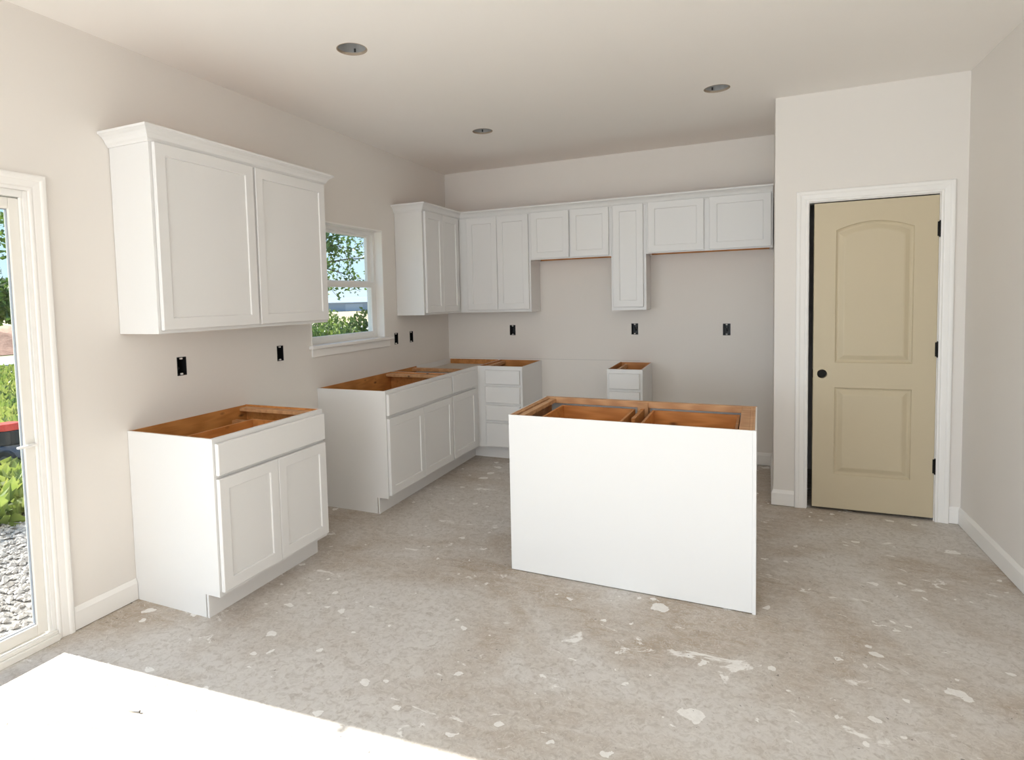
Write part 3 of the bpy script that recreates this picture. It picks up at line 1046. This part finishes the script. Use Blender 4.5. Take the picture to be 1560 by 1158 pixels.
LB = ['empty black electrical box under the wide wall cabinet, nearest the sliding door', 'empty black electrical box on the wall above the dishwasher gap',
      'empty black electrical box right beside the window sill', 'empty black electrical box on window wall, nearer the room corner']
for (y, z), l in zip(LEFT_BOX, LB):
    outlet_box(l, (0, y, z), R90)
BL = ['empty black electrical box on back wall above the corner drawer cabinet', 'empty black electrical box under the narrow tall wall cabinet', 'empty black electrical box in the refrigerator alcove']
for (x, z), l in zip(BACK_BOX, BL):
    outlet_box(l, (x, 0, z), 0)

# ------------------------------------------------------------------ recessed light cans
RLAB = ['empty recessed light can nearest the photographer, above the near base cabinet', 'empty recessed light can in the middle, above the sink run', 'empty recessed light can in the ceiling in front of the pantry']
for (lx, ly), l in zip(LIGHTS, RLAB):
    t = thing('recessed_light', l, 'ceiling light', (lx, ly, H), 0, 'recessed light cut-outs')
    mb = MB()
    mb.cyl((0, 0, .002), (0, 0, .070), RL + .002, RL + .002, M['steel'], 40, cap=False)
    n = 40
    mb.poly([((RL + .002) * math.cos(2 * math.pi * i / n), (RL + .002) * math.sin(2 * math.pi * i / n), .070) for i in range(n)], M['steel'])
    mb.build('housing', t, smooth=False)
    mb = MB()
    prof = []
    rnd = random.Random(int(lx * 1000))
    n = 40
    ri = [RL - .003 - rnd.random() * .003 for _ in range(n)]
    vs = [(RL * 1.006 * math.cos(2 * math.pi * i / n), RL * 1.006 * math.sin(2 * math.pi * i / n), z) for z in (-.0006, .012) for i in range(n)]
    vs += [(ri[i] * math.cos(2 * math.pi * i / n), ri[i] * math.sin(2 * math.pi * i / n), z) for z in (-.0006, .012) for i in range(n)]
    fs = []
    for i in range(n):
        j = (i + 1) % n
        fs += [(i, j, 2 * n + j, 2 * n + i), (n + i, n + j, 3 * n + j, 3 * n + i), (2 * n + i, 2 * n + j, 3 * n + j, 3 * n + i), (i, j, n + j, n + i)]
    mb.mesh(vs, fs, M['gypsum'])
    mb.build('cut_edge', t)
    mb = MB()
    mb.cyl((0, 0, .058), (0, 0, .069), .016, .020, M['socket'], 16)
    mb.build('socket', t)
    for k in range(3):
        mb = MB()
        a = 2.1 * k + .4
        c_, s_ = math.cos(a), math.sin(a)
        mb.box(-.005, .005, RL - .005, RL - .001, .016, .034, M['socket'])
        o = mb.build('clip', t)
        o.rotation_euler.z = a

# ------------------------------------------------------------------ screw on the floor
t = thing('screw', 'single dark drywall screw lying in the sunlit floor patch', 'screw', (0.79, -4.258, 0.0), math.radians(15))
mb = MB()
mb.cyl((-.028, 0, .0022), (.014, 0, .0035), .0004, .0021, M['screw'], 8)
mb.build('shank', t)
mb = MB()
mb.cyl((.014, 0, .0045), (.020, 0, .0050), .0022, .0045, M['screw'], 12)
mb.build('head', t)

# ------------------------------------------------------------------ outdoors
GZ = -0.12
rng = random.Random(7)
mb = MB()
mb.poly([(-120, -90, GZ), (-.16, -90, GZ), (-.16, 120, GZ), (-120, 120, GZ)], M['grass'])
tag(mb.build('ground'), 'green lawn and weeds outside the house', 'ground', kind='structure')
mb = MB()
mb.box(-2.25, -.16, -8, .3, GZ - .05, GZ + .012, M['gravel'])
tag(mb.build('gravel_bed'), 'pale gravel bed along the house outside the sliding door', 'gravel', kind='structure')
mb = MB()
base = [(1, 0, 0), (0, 1, 0), (-1, 0, 0), (0, -1, 0), (0, 0, 1), (0, 0, -1)]
bf = [(0, 1, 4), (1, 2, 4), (2, 3, 4), (3, 0, 4), (1, 0, 5), (2, 1, 5), (3, 2, 5), (0, 3, 5)]
for i in range(9000):
    x, y = rng.uniform(-2.45, -.18), rng.uniform(-4.9, -2.2)
    if x < -2.2 and rng.random() < .5:
        continue
    r_ = rng.uniform(.010, .026)
    R_ = Matrix.Rotation(rng.uniform(0, 6.28), 3, 'Z') @ Matrix.Rotation(rng.uniform(-.5, .5), 3, 'X')
    sc_ = Vector((r_ * rng.uniform(.8, 1.5), r_ * rng.uniform(.7, 1.1), r_ * rng.uniform(.4, .8)))
    mb.mesh([R_ @ Vector((a * sc_.x, b * sc_.y, c * sc_.z)) + Vector((x, y, GZ + .02)) for a, b, c in base], bf, M['pebble'])
tag(mb.build('gravel_stones', recalc=False), 'loose pale gravel stones outside the sliding door', 'gravel', kind='stuff')

def leaf_quads(mb, c, n, rad, size, mat, rng, squash=1.0, shell=0.5, drop=0.0):
    for _ in range(n):
        while True:
            p = Vector((rng.uniform(-1, 1), rng.uniform(-1, 1), rng.uniform(-1, 1)))
            if shell < p.length < 1:
                break
        q = Vector(c) + Vector((p.x * rad, p.y * rad, p.z * rad * squash))
        one_leaf(mb, q, size * rng.uniform(.6, 1.3), mat, rng)

def one_leaf(mb, q, s, mat, rng, upness=0.0):
    d = Vector((rng.gauss(0, 1), rng.gauss(0, 1), rng.gauss(upness, .8))).normalized()
    sd_ = d.orthogonal().normalized()
    sd_ = Matrix.Rotation(rng.uniform(0, 6.28), 3, d) @ sd_
    nn = d.cross(sd_) * (s * .12)
    mb.mesh([q, q + d * s * .5 + sd_ * s * .28 + nn, q + d * s, q + d * s * .5 - sd_ * s * .28 + nn], [(0, 1, 2), (0, 2, 3)], mat)

def limb(mb, pts, r0, r1):
    n = len(pts) - 1
    for i in range(n):
        mb.cyl(pts[i], pts[i + 1], r0 + (r1 - r0) * i / n, r0 + (r1 - r0) * (i + 1) / n, M['bark'], 8)

def shade_tree(name, label, loc, trunk_h, crown, group=None):
    """crown: list of (dx,dy,dz,radius,leaves,size)"""
    t = thing(name, label, 'tree', loc, 0, group)
    mb = MB()
    limb(mb, [(0, 0, 0), (.05, .03, trunk_h * .5), (0, .06, trunk_h)], .11, .08)
    mb.build('trunk', t, smooth=True)
    mb = MB()
    for (dx, dy, dz, r_, n, s_) in crown:
        limb(mb, [(0, .06, trunk_h), (dx * .5, dy * .5, (trunk_h + dz) * .5), (dx, dy, dz)], .045, .015)
    mb.build('branches', t, smooth=True)
    mb = MB()
    for (dx, dy, dz, r_, n, s_) in crown:
        leaf_quads(mb, (dx, dy, dz), n, r_, s_, M['leaf_tree'], rng, .85, .2)
    mb.build('foliage', t, recalc=False)
    return t
# unseen tree, added so its crown keeps sun off the kitchen window
shade_tree('sun_block_tree', 'tall unseen leafy tree added far out in the lawn to shade the window', (-9.0, -2.55, GZ), 5.2,
           [(0, .10, 6.6, .85, 3200, .22), (0, .75, 6.7, .80, 2600, .22), (-.1, .4, 7.3, .90, 2600, .22), (.3, -.3, 6.9, .75, 1800, .22), (.1, .45, 6.1, .70, 1800, .22), (-.4, -.2, 7.5, .8, 1200, .22)])
# tree seen in the window: loose hanging boughs
t = thing('window_tree', 'tree with loose leafy boughs seen through the kitchen window', 'tree', (-5.6, 3.3, GZ))
mb = MB()
limb(mb, [(0, 0, 0), (.05, .05, 1.6), (0, .1, 3.2), (.1, .1, 4.6)], .12, .06)
mb.build('trunk', t, smooth=True)
bo, fo = MB(), MB()
boughs = [((0, .1, 2.3), (.4, 2.9, 3.05)), ((0, .1, 2.6), (.2, 2.5, 3.7)), ((0, .1, 2.0), (.5, 3.3, 2.45)), ((0, .1, 1.7), (.5, 2.0, 1.95)), ((0, .1, 3.0), (-.2, 1.9, 3.4)), ((0, .1, 2.4), (.9, 1.5, 2.7)), ((0, .1, 3.0), (.4, 1.4, 4.2)), ((0, .1, 2.2), (.8, 1.7, 2.2))]
for a, b in boughs:
    a, b = Vector(a), Vector(b)
    pts = [a.lerp(b, i / 6) + Vector((rng.gauss(0, .04), rng.gauss(0, .04), rng.gauss(0, .05) + .25 * math.sin(math.pi * i / 6))) for i in range(7)]
    limb(bo, pts, .028, .006)
    for i in range(1, 7):
        for k in range(3):
            e = pts[i] + Vector((rng.gauss(0, .22), rng.gauss(.1, .22), rng.gauss(-.05, .22)))
            limb(bo, [pts[i], e], .006, .003)
            dens = 26 if i < 4 else 13
            for _ in range(dens):
                q = pts[i].lerp(e, rng.uniform(.2, 1.1)) + Vector((rng.gauss(0, .09), rng.gauss(0, .09), rng.gauss(0, .08)))
                one_leaf(fo, q, rng.uniform(.07, .13), M['leaf_tree'], rng)
leaf_quads(fo, (.2, .7, 3.3), 1500, 1.0, .12, M['leaf_tree'], rng, 1.1, .1)
bo.build('branches', t, smooth=True)
fo.build('foliage', t, recalc=False)

def shrub(label, loc, r_, h_, n, size=.10):
    t = thing('shrub', label, 'shrub', loc, 0, 'shrubs outside the kitchen window')
    mb = MB()
    for k in range(7):
        a = k * .9
        limb(mb, [(0, 0, 0), (r_ * .3 * math.cos(a), r_ * .3 * math.sin(a), h_ * .5), (r_ * .6 * math.cos(a), r_ * .6 * math.sin(a), h_ * .85)], .012, .004)
    mb.build('stems', t)
    mb = MB()
    for k in range(n):
        a, rr = rng.uniform(0, 6.28), r_ * math.sqrt(rng.uniform(0, 1))
        top = h_ * (1 - .55 * (rr / r_) ** 2) * (.86 + .14 * math.sin(a * 5 + rr * 9))
        z = top * (1 - abs(rng.gauss(0, .28)))
        one_leaf(mb, Vector((rr * math.cos(a), rr * math.sin(a), max(.05, z))), size * rng.uniform(.6, 1.3), M['leaf_shrub'], rng, .9)
    mb.build('foliage', t, recalc=False)
    return t
shrub('tall bushy green shrub at the right of the window view', (-3.75, 4.30, GZ), .90, 1.58, 4200)
shrub('round yellow-green shrub in the middle of the window view', (-3.65, 2.62, GZ), .86, 1.40, 3800)
shrub('low shrub at the left bottom of the window view', (-3.1, 1.15, GZ), .70, 1.12, 2600)
shrub('shrub behind the two front shrubs in the window view', (-5.5, 4.9, GZ), 1.0, 1.55, 3000)

# weeds by the gravel edge, seen through the sliding door
mb = MB()
for _ in range(2600):
    x = -2.15 - abs(rng.gauss(0, 1.0))
    y = -3.0 + (-2.2 - x) * .55 + rng.uniform(-1.1, 1.1)
    hh = rng.uniform(.01, .12) * (1.2 if x > -3.0 else .4)
    one_leaf(mb, Vector((x, y, GZ + hh * rng.random())), rng.uniform(.09, .22), M['leaf_weed'], rng, 1.0)
tag(mb.build('weeds', recalc=False), 'leafy green weeds at the edge of the gravel', 'weeds', kind='stuff')
mb = MB()
for _ in range(7000):
    x = rng.uniform(-16, -4.9)
    y = -5.667 + (2.84 - x) * .54 + rng.uniform(-1.6, 1.6)
    one_leaf(mb, Vector((x, y, GZ)), rng.uniform(.06, .18), M['leaf_weed'], rng, 2.2)
tag(mb.build('lawn_grass', recalc=False), 'rough grass tufts across the lawn beyond the gravel', 'grass', kind='stuff')

# push mower parked in the weeds (only its front end shows past the door stile)
t = thing('lawn_mower', 'dark push mower with red cap parked in weeds outside the sliding door', 'mower', (-4.38, -2.04, GZ), math.radians(24.6))
mb = MB()
prof = [(-.38, .10), (-.36, .17), (-.25, .21), (.20, .21), (.36, .17), (.40, .10)]
mb.prism(prof, -.24, .24, lambda a, b, h: (a, h, b), M['greyp'])
mb.build('deck', t, bevel=.02)
mb = MB()
mb.cyl((.12, 0, .21), (.12, 0, .36), .15, .13, M['black'], 20)
mb.build('engine', t, bevel=.01)
mb = MB()
mb.cyl((.12, 0, .36), (.12, 0, .43), .13, .10, M['red'], 20)
mb.build('engine_cap', t, bevel=.008)
for x, y, r_ in ((.30, .28, .10), (.30, -.28, .10), (-.28, .29, .13), (-.28, -.29, .13)):
    mb = MB()
    mb.cyl((x, y - .025, r_), (x, y + .025, r_), r_, r_, M['tyre'], 24)
    wl = mb.build('wheel', t, bevel=.01)
    mb = MB()
    mb.cyl((x, y - .029, r_), (x, y + .029, r_), r_ * .45, r_ * .45, M['greyp'], 16)
    mb.build('hub', wl)
for s_ in (-1, 1):
    mb = MB()
    mb.cyl((-.34, s_ * .22, .18), (-1.15, s_ * .22, .98), .012, .012, M['greyp'], 10)
    mb.build('handle_tube', t, smooth=True)
mb = MB()
mb.cyl((-1.15, -.22, .98), (-1.15, .22, .98), .013, .013, M['tyre'], 10)
mb.build('handle_bar', t, smooth=True)

# far things
def strip(name, label, cat, d0, d1, z, mat, kind='structure'):
    mb = MB()
    c_ = (CAM.x, CAM.y)
    mb.box(-110, -d0, -90, 118, z - .05, z, mat) if d1 is None else mb.box(-d1, -d0, -90, 118, z - .05, z, mat)
    return tag(mb.build(name), label, cat, kind=kind)
strip('road', 'pale road crossing beyond the lawn', 'road', 17.0, 20.5, GZ + .03, M['road'])
strip('field', 'dry tan field in the distance', 'field', 24.0, None, GZ + .05, M['field'])
# red soil bank beyond the road
t = MB()
pts = []
nx, ny = 8, 60
for i in range(nx + 1):
    for j in range(ny + 1):
        x = -21.5 - 7 * i / nx
        y = -2 + 22 * j / ny
        e = math.sin(math.pi * i / nx) * min(1, 4 * j / ny, 4 * (1 - j / ny))
        pts.append((x, y, GZ + .02 + 1.0 * e * (.85 + .2 * math.sin(j * .9 + i)) + rng.uniform(-.06, .06) * e))
t.mesh(pts, [(i * (ny + 1) + j, (i + 1) * (ny + 1) + j, (i + 1) * (ny + 1) + j + 1, i * (ny + 1) + j + 1) for i in range(nx) for j in range(ny)], M['soil'])
tag(t.build('soil_bank', smooth=True), 'bank of reddish soil beyond the road', 'soil')
far = [(-33, 10.5, 4.6, 'dark leafy tree beyond the soil bank, seen through the sliding door'), (-36, 16.0, 4.0, 'second leafy tree beyond the soil bank, right of the dark one'), (-36, 4.0, 5.2, 'third leafy tree beyond the soil bank, furthest from the window')]
for x, y, h_, l in far:
    shade_tree('far_tree', l, (x, y, GZ), h_ * .35, [(0, 0, h_ * .62, h_ * .38, 900, .5), (.6, 1.1, h_ * .5, h_ * .32, 700, .5), (-.4, -1.2, h_ * .5, h_ * .32, 700, .5), (.8, -.2, h_ * .36, h_ * .3, 500, .5)], 'trees beyond the road')
# nearer tree at the left of the sliding-door view
shade_tree('young_tree', 'young leafy tree in the lawn left of the mower view', (-10.8, .55, GZ), 1.3,
           [(0, 0, 2.5, .8, 420, .16), (.2, .7, 3.1, .6, 240, .15), (-.2, -.6, 2.9, .7, 300, .16), (.1, .5, 2.1, .5, 180, .15)])
# distant buildings seen in the window
for i, (x, y, w_, h_, l) in enumerate([(-62, 85, 15, 2.6, 'long blue-grey barn on the horizon, nearer the window edge'), (-76, 72, 12, 2.2, 'smaller blue-grey barn on the horizon beside the long one')]):
    b = thing('barn', l, 'building', (x, y, GZ), math.radians(38))
    mb = MB()
    mb.box(-w_ / 2, w_ / 2, -4, 4, 0, h_ * .62, M['barn'])
    mb.build('wall', b)
    mb = MB()
    mb.prism([(-4.3, h_ * .62), (4.3, h_ * .62), (0, h_)], -w_ / 2 - .3, w_ / 2 + .3, lambda a, c, q: (q, a, c), M['barnroof'])
    mb.build('roof', b)
    mb = MB()
    mb.box(-w_ * .1, w_ * .1, -4.06, -4.0, 0, h_ * .5, M['barnroof'])
    mb.build('door', b)
